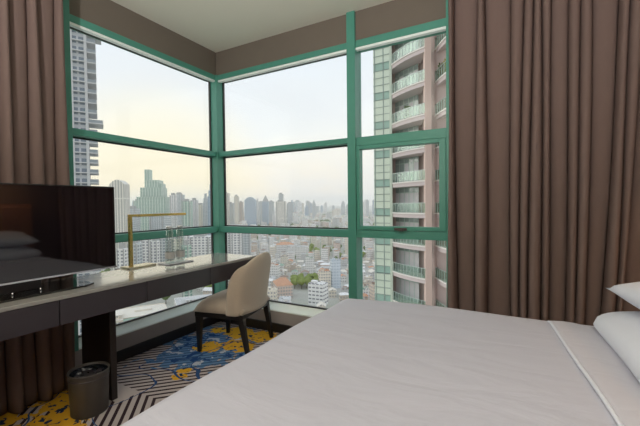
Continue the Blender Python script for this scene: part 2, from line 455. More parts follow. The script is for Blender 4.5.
W1 = window(1, 'tall green framed window in the left wall')
b = MB()
frame_y(b, YJ - .035, YJ + .035, .195, ZC, .012)
frame_y(b, YJ + .035, -.018, ZT - .052, ZT)
b.build('frame', M_green, W1, bevel=.003)
b = MB(); frame_y(b, YJ + .035, -.018, ZM - .048, ZM, .004); b.build('transom', M_green, W1, 'upper green transom bar', bevel=.003)
b = MB(); frame_y(b, YJ + .035, -.018, ZL - .060, ZL, .004); b.build('transom', M_green, W1, 'lower green transom bar', bevel=.003)
b = MB()
for z0, z1 in ((ZB - .012, ZL - .06), (ZL, ZM - .048), (ZM, ZT - .052)):
    b.box(-.088, -.066, YJ + .035, -.018, z0, z0 + .010); b.box(-.088, -.066, YJ + .035, -.03, z1 - .010, z1)
    b.box(-.088, -.066, YJ + .035, YJ + .045, z0 + .01, z1 - .01); b.box(-.088, -.066, -.028, -.018, z0 + .01, z1 - .01)
b.build('gasket', M_gasket, W1)
for z0, z1 in ((ZB - .012, ZL - .06), (ZL, ZM - .048), (ZM, ZT - .052)):
    pane('pane', -G1, -G0, YJ + .035, -.018, z0, z1, W1)
bead(W1, YJ + .035, -.018, 'y')

W2 = window(2, 'wide green framed window in the far wall')
b = MB()
b.box(-.09, .018, -.018, .09, .195, ZT)                     # corner post
b.build('corner_post', M_green, W2, bevel=.003)
b = MB()
frame_x(b, .018, XM - .036, ZT - .050, ZT)
b.build('frame', M_green, W2, bevel=.003)
b = MB(); b.box(XM - .037, XM + .037, -.018, D1, .195, ZC); b.build('mullion', M_green, W2, bevel=.003)
b = MB(); frame_x(b, .018, XM - .036, ZM - .048, ZM, .004); b.build('transom', M_green, W2, 'upper green transom bar', bevel=.003)
b = MB(); frame_x(b, .018, XM - .036, ZL - .060, ZL, .004); b.build('transom', M_green, W2, 'lower green transom bar', bevel=.003)
b = MB()
for z0, z1 in ((ZB - .012, ZL - .06), (ZL, ZM - .048), (ZM, ZT - .05)):
    b.box(.018, XM - .036, .066, .088, z0, z0 + .010); b.box(.018, XM - .036, .066, .088, z1 - .010, z1)
    b.box(.018, .028, .066, .088, z0 + .01, z1 - .01); b.box(XM - .046, XM - .036, .066, .088, z0 + .01, z1 - .01)
b.build('gasket', M_gasket, W2)
for z0, z1 in ((ZB - .012, ZL - .06), (ZL, ZM - .048), (ZM, ZT - .050)):
    pane('pane', .018, XM - .036, G0, G1, z0, z1, W2)
bead(W2, .018, XM - .037, 'x')

W3 = window(3, 'narrow green framed window with an opening sash, beside the wide curtain')
b = MB()
b.box(XRJ - .02, XRJ + .05, -.012, D1, .195, ZC)
frame_x(b, XM + .037, XRJ - .02, ZT - .058, ZT)
b.build('frame', M_green, W3, bevel=.003)
b = MB(); frame_x(b, XM + .037, XRJ - .02, ZM - .075, ZM - .005, .004); b.build('transom', M_green, W3, 'upper green transom bar', bevel=.003)
b = MB(); frame_x(b, XM + .037, XRJ - .02, ZL - .060, ZL + .005, .004); b.build('transom', M_green, W3, 'lower green transom bar', bevel=.003)
b = MB()
x0, x1, z0, z1 = XM + .040, XRJ - .022, ZL + .007, ZM - .077
b.box(x0, x0 + .030, -.012, .055, z0, z1); b.box(x1 - .048, x1, -.012, .055, z0, z1)
b.box(x0 + .030, x1 - .048, -.012, .055, z0, z0 + .030); b.box(x0 + .030, x1 - .048, -.012, .055, z1 - .03, z1)
sash = b.build('sash', M_green, W3, bevel=.003)
pane('pane', x0 + .03, x1 - .048, .025, .033, z0 + .03, z1 - .03, sash)
b = MB(); hx = 1.93
b.box(hx - .05, hx + .05, -.024, -.012, z0 + .002, z0 + .022); b.bar((hx - .045, -.034, z0 + .012), (hx + .02, -.036, z0 + .004), .012, .014)
b.box(hx + .01, hx + .03, -.036, -.022, z0 + .002, z0 + .022)
b.build('handle', M_binleather, W3, 'dark grey window latch', bevel=.002)
for z0, z1 in ((ZB - .012, ZL - .06), (ZM - .005, ZT - .058)):
    pane('pane', XM + .037, XRJ - .02, G0, G1, z0, z1, W3)
bead(W3, XM + .037, XRJ - .02, 'x')

# ------------------------------------------------------------------ curtains
def curtain(name, label, length, height, seed, lo, hi, depth, lean=None, widths=None):
    rnd = random.Random(seed)
    bs = [0.0]
    i = 0
    while bs[-1] < length:
        wdt = widths[i] if widths and i < len(widths) else rnd.uniform(lo, hi)
        bs.append(bs[-1] + wdt); i += 1
    n = len(bs) - 1
    dep = [depth * rnd.uniform(.85, 1.1) * (1.0 if bs[k + 1] - bs[k] < .078 else .42) for k in range(n)]
    dr = [rnd.uniform(-.018, .018) for _ in bs]; dr[0] = 0
    ph = [rnd.uniform(0, 6.3) for _ in bs]
    per = 12; rows = 26
    vs = []; fs = []
    for j in range(rows + 1):
        t = j / rows; z = height * t
        for k in range(n):
            def bpos(q):
                s = bs[q] + dr[q] * (t * 2 - 1) + .007 * math.sin(ph[q] + t * 5)
                if lean: s += lean(bs[q], t)
                return s
            a, c = bpos(k), bpos(k + 1)
            for q in range(per + (1 if k == n - 1 else 0)):
                u = q / per
                s = a + (c - a) * u - (c - a) * .13 * math.sin(2 * PI * u)
                d = dep[k] * (math.sin(PI * u) ** .85 if 0 < u < 1 else 0) * (1 - .25 * t) + .006 * math.sin(7 * t + k)
                vs.append((s, -d, z))
    cols = n * per + 1
    for j in range(rows):
        for i in range(cols - 1):
            fs.append((j * cols + i, j * cols + i + 1, (j + 1) * cols + i + 1, (j + 1) * cols + i))
    mb = MB(); mb.add(vs, fs, 0, True)
    return mb
def leanR(s, t):          # the gathered part beside the bed head spreads towards its top
    k = max(0.0, min(1.0, (s - .62) / .6))
    return k * .17 * (t - .45)
wr = [.05, .13, .065, .145, .06, .05, .06, .045, .09, .05, .055, .10, .05, .045, .11, .055, .085, .05, .06, .09, .05]
o = curtain('c', '', 1.62, ZC - .02, 5, .05, .11, .12, leanR, wr).build('curtain', M_curtain, loc=(2.295, -.035, .01), solid=.004)
tag(o, 'wide brown floor-length curtain hanging beside the bed head', 'curtain')
o = curtain('c', '', 1.42, ZC - .02, 11, .06, .12, .10, None, [.05, .09, .06, .09, .055, .10, .06]).build('curtain', M_curtain, loc=(.085, -1.475, .01), solid=.004)
o.rotation_euler = (0, 0, -PI / 2)
for v in o.data.vertices: v.co.y = -v.co.y
tag(o, 'brown floor-length curtain behind the television and desk', 'curtain')
# slim tracks carrying them
b = MB(); b.box(2.28, 3.95, -.10, -.02, ZC - .02, ZC); struct(b.build('trim_5', M_wall))
b = MB(); b.box(.04, .13, -2.9, -1.47, ZC - .02, ZC); struct(b.build('trim_6', M_wall))

# ------------------------------------------------------------------ bed
bed = thing('bed', 'large double bed under white bedding beside the window', 'bed', (2.72, -1.60, 0))
bx0, bx1, by0, by1 = -.97, 1.10, -.96, .96       # local
b = MB(); b.box(bx0 + .05, bx1, by0 + .05, by1 - .05, .06, .30); b.build('base', M_headboard, bed, bevel=.01)
for x in (bx0 + .15, bx1 - .15):
    for y in (by0 + .15, by1 - .15):
        b = MB(); b.box(x - .03, x + .03, y - .03, y + .03, 0, .06); b.build('leg', M_darkwood, bed)
b = MB(); b.box(bx0 + .03, bx1, by0 + .03, by1 - .03, .30, .555); b.build('mattress', M_sheet, bed, bevel=.05)
b = MB(); b.box(1.12, 1.24, -1.15, 1.15, 0, 1.25)
for k in range(6): b.box(1.105, 1.12, -1.13 + k * .3833, -1.13 + k * .3833 + .36, .35, 1.22)
b.build('headboard', M_headboard, bed, bevel=.01)

def duvet_z(x, y):
    return .010 * math.sin(x * 2.1 + y * 1.3) + .005 * math.sin(x * 5.3 - y * 3.1 + 1) + .0035 * math.sin(y * 9 + x * 2)
def draped(x0, x1, y0, y1, ztop, drop, r, nx, ny, zf):
    """cloth over a box: flat top with rounded sides that fall by drop"""
    def prof(t, a, bb):
        # t in 0..1 over total arc: fall, curve, top, curve, fall
        top = (bb - a) - 2 * r; arc = PI / 2 * r; fall = drop - r
        L = 2 * fall + 2 * arc + top; s = t * L
        if s < fall: return a, -(drop - s)
        s -= fall
        if s < arc: th = s / r; return a + r - r * math.cos(th), -r + r * math.sin(th)
        s -= arc
        if s < top: return a + r + s, 0.0
        s -= top
        if s < arc: th = s / r; return bb - r + r * math.sin(th), -r + r * math.cos(th)
        s -= arc
        return bb, -r - s
    def fn(u, v):
        x, dx = prof(u, x0, x1); y, dy = prof(v, y0, y1)
        dz = min(dx, dy) if min(dx, dy) < -r else -(r - math.sqrt(max(0, r * r - min(r, math.hypot(min(r, -dx if -dx < r else r) if dx < 0 else 0, 0)) ** 2)) if False else 0) + max(dx + dy, -r if dx > -r and dy > -r else min(dx, dy))
        return (x, y, ztop + dz + zf(x, y))
    return MB().grid(fn, nx, ny)
duv = thing('duvet', 'plain white duvet spread over the bed', 'duvet', (2.72, -1.60, 0))
draped(bx0 - .035, .90, by0 - .035, by1 + .035, .602, .34, .06, 90, 90, duvet_z).build('cover', M_duvet, duv, solid=.02)
# turned-down top part with its raised hem
def fold_z(x, y): return duvet_z(x, y)
FX = .135
def foldfn(u, v):
    y = by0 - .03 + (by1 - by0 + .06) * v
    yy = (y - by1) / (by0 - by1)
    x = FX + .20 * yy + u * (.75 - .2 * yy)
    e = min(1, min(v, 1 - v) * 22)
    z = .602 + .014 + duvet_z(x, y) + .006 * math.sin(PI * min(1, u * 6)) - (1 - e) ** 2 * .06
    return (x, y, z)
MB().grid(foldfn, 30, 60).build('turned_down_sheet', M_sheet, duv, 'smooth turned-down sheet with a pale hem', solid=.012)
pts = []
for k in range(41):
    v = k / 40; p = foldfn(0, v); pts.append((p[0], p[1], p[2] + .004))
MB().tube(pts, .0065, 8).build('hem', M_pillow, duv, 'raised white hem line')

def pillow_mesh(lx, ly, h, seed=0, pinch=.07):
    """rounded cushion with slightly drawn-in sides and pointed corners"""
    rnd = random.Random(seed)
    b = MB()
    def prof(u, v, s):
        a = (u * 2 - 1); c = (v * 2 - 1)
        ex = (1 - abs(a) ** 2.6); ey = (1 - abs(c) ** 2.6)
        th = max(0, ex * ey) ** .42
        px = a * lx / 2 * (1 - pinch * (1 - c * c) * abs(a) ** 3)
        py = c * ly / 2 * (1 - pinch * (1 - a * a) * abs(c) ** 3)
        if seed % 2: px *= 1 - .16 * abs(c) ** 7; py *= 1 - .16 * abs(a) ** 7
        z = s * h / 2 * th + .006 * math.sin(a * 5 + seed) * math.sin(c * 4) * th
        return (px, py, z)
    b.grid(lambda u, v: prof(u, v, 1), 28, 28); b.grid(lambda u, v: prof(1 - u, v, -1), 28, 28)
    return b
def put_pillow(label, loc, rot, lx, ly, h, seed):
    o = pillow_mesh(lx, ly, h, seed).build('pillow', M_pillow, loc=loc, fixn=True)
    o.rotation_euler = rot
    tag(o, label, 'pillow', 'bed pillows')
    return o
put_pillow('white pillow lying flat on the turned-down sheet by the curtain', (3.33, -1.07, .688), (0, R(-4), R(3)), .64, .88, .16, 1)
put_pillow('white pillow tilted on top of the flat pillow, its corner sticking out', (3.43, -1.06, .850), (R(0), R(-7), R(7)), .62, .84, .14, 2)
put_pillow('white pillow lying flat on the near half of the bed', (3.36, -2.03, .695), (0, R(-4), R(-2)), .58, .80, .15, 3)
put_pillow('white pillow tilted on the near flat pillow', (3.43, -2.03, .850), (0, R(-7), R(-3)), .60, .78, .14, 4)

# ------------------------------------------------------------------ desk
DX0, DX1, DY0, DY1 = .235, .70, -2.75, -.27
desk = thing('desk', 'long dark writing desk with a pale stone top under the window', 'desk', (.45, -1.45, 0))
lx = lambda x: x - .45
ly = lambda y: y + 1.45
b = MB(); b.box(lx(DX0), lx(DX1) + .004, ly(DY0), ly(DY1) + .003, .742, .762); b.build('desktop', M_stone, desk, bevel=.003)
b = MB(); b.box(lx(DX0) + .01, lx(DX1) - .022, ly(DY0) + .01, ly(DY1) - .0, .612, .742); b.build('carcass', M_apron, desk, bevel=.002)
seams = [-2.75, -2.29, -1.81, -1.325, -.80, -.272]
for i in range(5):
    b = MB(); b.box(lx(DX1) - .020, lx(DX1), ly(seams[i]) + .0025, ly(seams[i + 1]) - .0025, .612, .741)
    d = b.build('drawer', M_apron, desk, bevel=.003)
b = MB(); b.box(lx(.19), lx(.515), ly(-1.455), ly(-1.415), 0, .612); b.build('leg', M_darkwood, desk, 'dark wooden slab leg', bevel=.003)
b = MB(); b.box(lx(.25), lx(.65), ly(-2.68), ly(-2.64), 0, .612); b.build('leg', M_darkwood, desk, 'dark wooden slab leg', bevel=.003)
for y_ in (-.58, -1.08):
    b = MB(); b.box(lx(.0), lx(DX0) + .02, ly(y_ - .025), ly(y_ + .025), .63, .73); b.build('wall_bracket', M_apron, desk)

# ------------------------------------------------------------------ television
tv = thing('television', 'large black flat television standing on the desk', 'television', (.44, -1.87, .762))
b = MB(); b.box(-.022, .020, -.50, .50, .058, .575); b.build('housing', M_plastic, tv, bevel=.006)
b = MB(); b.box(-.05, -.022, -.30, .30, .13, .42); b.build('rear_box', M_plastic, tv, bevel=.01)
b = MB(); b.box(.0202, .0215, -.490, .490, .072, .566); b.build('screen', M_screen, tv)
b = MB(); b.box(.0202, .0230, -.50, .50, .058, .068); b.build('lower_bezel', M_chrome, tv, 'thin silver strip below the screen')
b = MB()
pl = [(-.12, -.30), (.13, -.30), (.165, -.26), (.165, .24), (.13, .30), (-.12, .30)]
b.prism(pl, 0, .010); b.build('stand_base', M_blackglass, tv, 'black glass foot', bevel=.002)
b = MB(); b.box(-.015, .010, -.09, .09, .010, .075); b.build('neck', M_plastic, tv, bevel=.003)
for y_ in (.06, -.06):
    b = MB(); b.lathe([(.004, .010), (.004, .022)], .07, y_, 12); b.build('fixing_screw', M_chrome, tv)

# ------------------------------------------------------------------ lamp
lamp = thing('desk_lamp', 'slim brass desk lamp with a long horizontal arm beside the television', 'lamp', (.28, -1.155, .762))
b = MB(); b.box(-.075, .035, -.035, .18, 0, .012); b.build('base', M_lampbase, lamp, bevel=.002)
b = MB(); b.box(-.010, .010, -.012, .012, .012, .372); b.build('pole', M_brass, lamp, bevel=.001)
b = MB(); b.box(-.009, .009, -.012, .49, .372, .390); arm = b.build('arm', M_brass, lamp, bevel=.001)
led = mat('led_strip', (.75, .68, .5), .4)
b = MB(); b.box(-.006, .006, .05, .48, .3700, .3718); b.build('light_strip', led, arm)

# ------------------------------------------------------------------ bottles on a tray
o = MB(); o.box(.30, .44, -.955, -.725, .762, .770); o = o.build('tray', M_tray, bevel=.003); tag(o, 'thin grey tray on the desk under two glass bottles', 'tray')
for (bx, by, lab) in ((.37, -.895, 'clear glass water bottle beside the lamp, nearer the television'), (.37, -.80, 'clear glass water bottle beside the lamp, nearer the chair')):
    t = thing('water_bottle', lab, 'bottle', (bx, by, .770), 0, 'water bottles on the desk tray')
    b = MB(); b.lathe([(.001, .004), (.034, .004), (.036, .012), (.035, .12), (.030, .20), (.024, .25), (.022, .262), (.025, .264), (.025, .27)], n=28)
    body = b.build('glass_body', M_bottle, t)
    body.data.polygons.foreach_set('use_smooth', [True] * len(body.data.polygons))
    b = MB(); b.lathe([(.0362, .035), (.0362, .085)], n=28); 
    b.f = b.f[:-2]; b.m = b.m[:-2]; b.s = b.s[:-2]
    b.build('label_band', M_label, t, 'pale label band')
    b = MB(); b.lathe([(.0255, .268), (.0255, .282), (.022, .284)], n=24); b.build('cap', M_cap, t)

# ------------------------------------------------------------------ chair
chair = thing('desk_chair', 'beige upholstered barrel-back chair with black legs tucked under the desk end', 'chair', (.565, -.405, 0), .208)
W, D = .50, .44           # local +x is the back
hw, hd = W / 2, D / 2
b = MB()
b.box(-hd, hd, -hw, hw, .298, .342); b.build('seat_frame', M_legwood, chair, bevel=.004)
def seatfn(u, v):
    a = u * 2 - 1; c = v * 2 - 1
    th = (max(0, (1 - abs(a) ** 6) * (1 - abs(c) ** 6))) ** .5
    return (a * (hd + .008), c * (hw + .008), .342 + .098 * th + .012 * (1 - a * a) * (1 - c * c))
def seatlow(u, v):
    a = u * 2 - 1; c = v * 2 - 1
    return (-a * (hd + .008), c * (hw + .008), .342)
b = MB(); b.grid(seatfn, 26, 26); b.grid(seatlow, 26, 26); b.build('seat', M_chair, chair, fixn=True)
for sx, sy in ((-1, -1), (-1, 1), (1, -1), (1, 1)):
    b = MB()
    top = (sx * (hd - .026), sy * (hw - .026), .315)
    bot = (sx * (hd - .030) + (.060 if sx > 0 else -.01), sy * (hw - .03), 0)
    b.bar(bot, top, .028, .028, .050, .046); b.build('leg', M_legwood, chair, bevel=.003)
# barrel back: U-shaped shell; top edge falls away towards the front ends
def backpath(t):
    # t -1..1 : along the U from one side to the other
    a = t * 1.0
    q = abs(a)
    if q < .52:
        x = hd + .015 - .045 * (a / .52) ** 2; y = a / .52 * (hw - .035)
    else:
        s = (q - .52) / .48
        x = hd - .03 - s * .105; y = math.copysign(hw - .035 + .04 * math.sin(min(1, s * 3) * PI / 2), a)
    return x, y
def backtop(t):
    q = abs(t)
    if q < .50: return .80 - .065 * (q / .5) ** 2.2
    s = (q - .50) / .50
    return .735 - .10 * s - .17 * s ** 3
TH = .045
def nrm(t):
    e = .01; x0, y0 = backpath(max(-1, t - e)); x1, y1 = backpath(min(1, t + e))
    d = Vector((y1 - y0, -(x1 - x0))); d.normalize(); return d
def shell(side, b):
    def fn(u, v):
        t = u * 2 - 1; x, y = backpath(t); n = nrm(t)
        z = .335 + (backtop(t) - .335) * v
        lean = .15 * max(0, z - .40) * (1 if abs(t) < .55 else max(0, 1 - (abs(t) - .55) / .3))
        rr = TH / 2 * (1 - max(0, v - .9) / .1 * .45) * (1 - .4 * max(0, abs(t) - .9) / .1)
        return (x + n.x * side * rr + lean, y + n.y * side * rr, z)
    return fn
b = MB()
f1, f2 = shell(1, b), shell(-1, b)
NU, NV = 60, 16
b.grid(f1, NU, NV); b.grid(lambda u, v: f2(1 - u, v), NU, NV)
def rim(u, v):   # closing strip over the top
    p, q = Vector(f1(u, 1)), Vector(f2(u, 1)); m = p.lerp(q, v); m.z += .010 * math.sin(PI * v); return m
b.grid(rim, NU, 4)
b.grid(lambda u, v: Vector(f1(u, 0)).lerp(Vector(f2(u, 0)), v), NU, 1)
for uu in (0, 1):
    b.grid(lambda u, v: Vector(f1(uu, v)).lerp(Vector(f2(uu, v)), u), 3, NV)
b.build('backrest', M_chair, chair, fixn=True)

# ------------------------------------------------------------------ waste bin
wb = thing('waste_bin', 'round dark leather waste bin with black liner beside the desk leg', 'bin', (.50, -1.575, 0))
wb.scale = (.86, .86, .97)
b = MB(); b.lathe([(.108, 0), (.112, .004), (.122, .245), (.126, .252), (.122, .258), (.116, .252), (.112, .235), (.104, .02), (.001, .018)], n=48)
b.f = [f for f in b.f]; b.build('body', M_binleather, wb)
b = MB()
rnd = random.Random(4)
def bagfn(u, v):
    a = 2 * PI * u; r = .113 * (1 - v) ; w_ = 1 - abs(2 * v - .6)
    z = .243 - .035 * math.sin(min(1, v * 1.6) * PI / 2) + .018 * math.sin(a * 5 + v * 9) * v * (1 - v) * 4 + .012 * math.sin(a * 9 + 2) * v * (1 - v) * 3
    return (r * math.cos(a), r * math.sin(a), z)
b.grid(bagfn, 72, 14); b.build('liner', M_bag, wb, 'crumpled black plastic liner')
b = MB(); b.lathe([(.118, .215), (.1225, .216), (.1225, .222), (.118, .223)], n=48); b.build('seam_band', M_apron, wb)

# ================================================================== OUTSIDE
GZ = -90.0
HZ = True
# ------------------------------------------------------------------ ground
def ground_mat():
    m = mat('city_ground', (.52, .50, .46), .9, noise=0, nscale=.004, col2=(.34, .37, .27))
    nt = m.node_tree
    mx = [n for n in nt.nodes if n.type == 'MIX'][0]; nz = [n for n in nt.nodes if n.type == 'TEX_NOISE'][0]
    nz.inputs['Detail'].default_value = 9; nz.inputs['Roughness'].default_value = .7
    mr = N(nt, 'ShaderNodeMapRange'); mr.inputs['From Min'].default_value = .42; mr.inputs['From Max'].default_value = .62
    nt.links.new(nz.outputs['Fac'], mr.inputs['Value']); nt.links.new(mr.outputs[0], mx.inputs['Factor'])
    return m
b = MB(); b.add([(-9000, -1500, GZ), (9000, -1500, GZ), (9000, 14000, GZ), (-9000, 14000, GZ)], [(0, 1, 2, 3)])
struct(b.build('ground', ground_mat()), 'hazy city ground far below the windows', 'ground')
# ------------------------------------------------------------------ haze over the city
if HZ:
    m = bpy.data.materials.new('haze'); m.use_nodes = True; nt = m.node_tree; nt.nodes.clear()
    vs_ = N(nt, 'ShaderNodeVolumeScatter'); vs_.inputs['Density'].default_value = .00018; vs_.inputs['Color'].default_value = (.99, .94, .87, 1)
    oo = N(nt, 'ShaderNodeOutputMaterial'); nt.links.new(vs_.outputs[0], oo.inputs['Volume'])
    b = MB(); M = Matrix.Rotation(YAW, 4, 'Z')
    b.box(-4500, 4500, 160, 7500, GZ - 5, 130, M=Matrix.Translation((CAM.x, CAM.y, 0)) @ M)
    o = b.build('haze', m); tag(o, 'thin warm haze lying over the city', 'haze', kind='stuff')

# ------------------------------------------------------------------ low city
WALLS = [('white', (.84, .82, .79)), ('cream', (.80, .73, .62)), ('grey', (.60, .60, .59)), ('beige', (.62, .52, .42)), ('pale pink', (.70, .55, .48))]
ROOFS = [('grey', (.58, .58, .57)), ('cream', (.76, .71, .62)), ('terracotta', (.60, .33, .21)), ('white', (.86, .85, .83)), ('brown', (.34, .25, .20)), ('green', (.30, .42, .33))]
MW = [facade('low_wall_%d' % i, c, (.42, .41, .40), 3.1, 2.6, .52, .42) for i, (_, c) in enumerate(WALLS)]
MR = [mat('low_roof_%d' % i, c, .8, noise=.15, nscale=.3) for i, (_, c) in enumerate(ROOFS)]
M_leaf = mat('tree_leaf', (.11, .17, .045), .8, noise=.5, nscale=.8)
M_leaf2 = mat('tree_leaf_light', (.24, .30, .07), .8, noise=.4, nscale=.8)
M_trunk = mat('tree_bark', (.12, .09, .06), .9, noise=.3)

def lowrise(b, wx, wy, h, kind, M=None, mw=0, mr=1, rnd=random):
    """a small block: walls, then flat roof with parapet and sheds, or a pitched roof"""
    b.box(-wx / 2, wx / 2, -wy / 2, wy / 2, 0, h, mw, M)
    if kind == 'flat':
        for (x0, x1, y0, y1) in ((-wx / 2, wx / 2, -wy / 2, -wy / 2 + .3), (-wx / 2, wx / 2, wy / 2 - .3, wy / 2), (-wx / 2, -wx / 2 + .3, -wy / 2, wy / 2), (wx / 2 - .3, wx / 2, -wy / 2, wy / 2)):
            b.box(x0, x1, y0, y1, h, h + .8, mw, M)
        b.box(-wx / 2 + .3, wx / 2 - .3, -wy / 2 + .3, wy / 2 - .3, h, h + .15, mr, M)
        b.box(-wx * .35, -wx * .05, -wy * .3, wy * .05, h, h + 2.6, mw, M)
        b.box(-wx * .38, -wx * .02, -wy * .33, wy * .08, h + 2.6, h + 2.85, mr, M)
        b.box(wx * .12, wx * .32, wy * .05, wy * .3, h, h + 1.5, mr, M)
    elif kind == 'gable':
        e = .6; rh = wy * .28
        vs = [(-wx / 2 - e, -wy / 2 - e, h), (wx / 2 + e, -wy / 2 - e, h), (wx / 2 + e, wy / 2 + e, h), (-wx / 2 - e, wy / 2 + e, h), (-wx / 2 - e, 0, h + rh), (wx / 2 + e, 0, h + rh)]
        vs = [Vector(v) for v in vs]
        if M: vs = [M @ v for v in vs]
        b.add(vs, [(0, 1, 5, 4), (2, 3, 4, 5), (3, 2, 1, 0)], mr); b.add([vs[1], vs[2], vs[5]], [(0, 1, 2)], mw); b.add([vs[3], vs[0], vs[4]], [(0, 1, 2)], mw)
    else:
        e = .7; rh = wy * .26; k = wx * .22
        vs = [(-wx / 2 - e, -wy / 2 - e, h), (wx / 2 + e, -wy / 2 - e, h), (wx / 2 + e, wy / 2 + e, h), (-wx / 2 - e, wy / 2 + e, h), (-k, 0, h + rh), (k, 0, h + rh)]
        vs = [Vector(v) for v in vs]
        if M: vs = [M @ v for v in vs]
        b.add(vs, [(0, 1, 5, 4), (1, 2, 5), (2, 3, 4, 5), (3, 0, 4), (3, 2, 1, 0)], mr)

rnd = random.Random(21)
protos = {}
def lowproto(wi, ri, kind, size):
    key = (wi, ri, kind, size)
    if key not in protos:
        r = random.Random(hash((wi * 7 + ri * 3 + len(kind) * 11 + size)) & 0xffff)
        wx, wy, h = ((8, 7, 6.0), (12, 9, 8.0), (20, 10, 10), (10, 9, 18))[size]
        b = MB(); lowrise(b, wx * r.uniform(.9, 1.15), wy * r.uniform(.9, 1.15), h * r.uniform(.85, 1.15), kind)
        protos[key] = b.mesh('low_building', [MW[wi], MR[ri]])
    return protos[key]
# tower list: place across the view, width, top, distance, finish, label, shape
L = [
 (139, 9, 199, 1100, 'green glass', 'low green glass tower at the left foot of the stepped tower', 'flat'),
 (173.5, 6, 193, 800, 'white', 'slim white tower right of the stepped green tower', 'flat'),
 (179.5, 8, 192.5, 860, 'grey', 'grey block with a flat crown right of the slim white tower', 'flat'),
 (187, 9, 199, 760, 'green glass', 'broad green glass block in the middle of the left skyline', 'flat'),
 (194.5, 6, 198, 900, 'white', 'white slab beside the broad green glass block', 'flat'),
 (200.5, 6, 203, 1000, 'cream', 'low cream tower in the left skyline', 'flat'),
 (205.5, 5, 193.5, 900, 'grey', 'narrow grey tower left of the corner post', 'step'),
 (211, 6, 184.5, 850, 'blue glass', 'high blue-grey tower rising beside the corner post', 'step'),
 (129, 14, 214, 560, 'grey', 'low grey block behind the lamp arm', 'flat'),
 (160, 16, 213, 600, 'grey', 'grey office block below the stepped green tower', 'flat'),
 (147, 9, 232, 370, 'white', 'white apartment block with window rows right of the lamp pole', 'flat'),
 (155, 7, 236, 360, 'white', 'second white apartment block right of the lamp pole', 'flat'),
 (134.5, 11, 238, 340, 'grey', 'grey apartment block behind the lamp pole', 'flat'),
 (122, 8, 243, 320, 'white', 'white apartment block beside the television edge', 'flat'),
 (166, 11, 231, 400, 'grey', 'grey apartment block behind the glass bottles', 'flat'),
 (177, 9, 234, 380, 'cream', 'cream apartment block right of the glass bottles', 'flat'),
 (186, 8, 240, 350, 'green glass', 'greenish glass block above the desk top', 'flat'),
 (201, 21, 232, 420, 'white', 'broad white apartment slab with a dense window grid left of the corner post', 'flat'),
 (186, 12, 226, 520, 'white', 'white slab partly behind the lower transom', 'flat'),
 # right window, near blocks
 (226, 12, 226, 470, 'white', 'white apartment block just right of the corner post', 'flat'),
 (236.5, 9, 228, 440, 'white', 'white apartment tower above the desk end', 'flat'),
 (246, 9, 227, 475, 'grey', 'greyish apartment tower behind the chair back', 'flat'),
 # right skyline
 (225, 8, 192, 1500, 'cream', 'yellowish tower at the left end of the right skyline', 'flat'),
 (231, 5, 202, 1570, 'grey', 'small grey tower left of the slender cream one', 'flat'),
 (236.5, 4.5, 195, 1500, 'cream', 'slender cream tower in the right skyline', 'flat'),
 (241, 4, 201, 1700, 'brown', 'brownish tower beside the slender cream one', 'flat'),
 (250.5, 11, 197, 1500, 'blue glass', 'broad blue-grey tower with a rounded top', 'round'),
 (257.5, 3.5, 198.5, 1600, 'white', 'thin white tower right of the rounded one', 'step'),
 (261, 4, 201, 1700, 'grey', 'grey tower left of the pointed one', 'flat'),
 (265.5, 6, 195, 1600, 'blue glass', 'pointed blue-grey tower in the right skyline', 'spire'),
 (271.5, 4.5, 200.5, 1700, 'grey', 'grey tower right of the pointed one', 'flat'),
 (274, 3, 214, 1000, 'white', 'small slanted white building below the skyline', 'slant'),
 (281, 10, 200, 1300, 'beige', 'wide beige block with a dark rooftop tower', 'flat'),
 (281, 4.6, 192.8, 1385, 'grey', 'dark grey tower sticking up behind the wide beige block', 'flat'),
 (290, 6, 202, 1700, 'grey', 'low grey tower right of the wide beige block', 'flat'),
]
FAR = []
rf = random.Random(77)
for i in range(64):
    for tr_ in range(60):
        px = rf.uniform(287, 374) if i < 40 else rf.uniform(100, 290); d = rf.uniform(2200, 4200); wp = rf.uniform(1.6, 4.0)
        if all(math.hypot((px - a[0]) / 354.5 * d, d - a[3]) > (wp + a[1]) * d / 354.5 * .9 + 6 for a in FAR): break
    k = rf.choice(['white', 'grey', 'cream', 'grey', 'blue glass'])
    FAR.append((px, wp, rf.uniform(199.5, 206), d, k, 'small %s tower far off on the horizon' % k, rf.choice(['flat', 'flat', 'step']), 'small %s towers on the horizon' % k))
# reserved spots (lat, fwd, radius) kept clear of the random blocks
reserved = [(-18, 396, 17), (-2.5, 322, 17), (16, 386, 12), (-38, 352, 19), (4, 378, 12), (-62, 620, 27), (-38, 600, 28), (-150, 268, 42), (-118, 250, 30), (-96, 300, 36)]
reserved += [((px - 320) / 354.5 * d, d, wp * d / 354.5 * .85 + 9) for px, wp, _, d in [a[:4] for a in L + FAR] + [(119.5, 14, 0, 420), (133, 10, 0, 700), (155, 27, 0, 900)]]
spots = []
tree_spots = []
f0 = 215.0
while f0 < 4200:
    s = 16.5 if f0 < 560 else f0 * .0295
    l = -.78 * f0
    while l < .42 * f0:
        la = l + rnd.uniform(-.22, .22) * s; fw = f0 + rnd.uniform(-.22, .22) * s
        if not any(math.hypot(la - a, fw - c) < r + (s * .3 if s > 17 else 0) for a, c, r in reserved):
            t = math.sin(la * .013 + 1.3) * math.sin(fw * .011 + .5) + rnd.uniform(-.55, .55)
            if t > .62: tree_spots.append((la, fw, s))
            else: spots.append((la, fw, s))
        l += s
    f0 += s
spots.sort(key=lambda q: q[1])
SIZEW = ['small', 'mid-sized', 'long', 'tall']
KW = {'flat': 'flat', 'gable': 'pitched', 'hip': 'hipped'}
vis = lambda la, fw: -.70 < la / fw < .36
near = [q for q in spots if q[1] < 900 and vis(q[0], q[1])][:330]
nearset = set(near)
placed = list(reserved)
RAD = (6.4, 8.6, 12.2, 7.6)
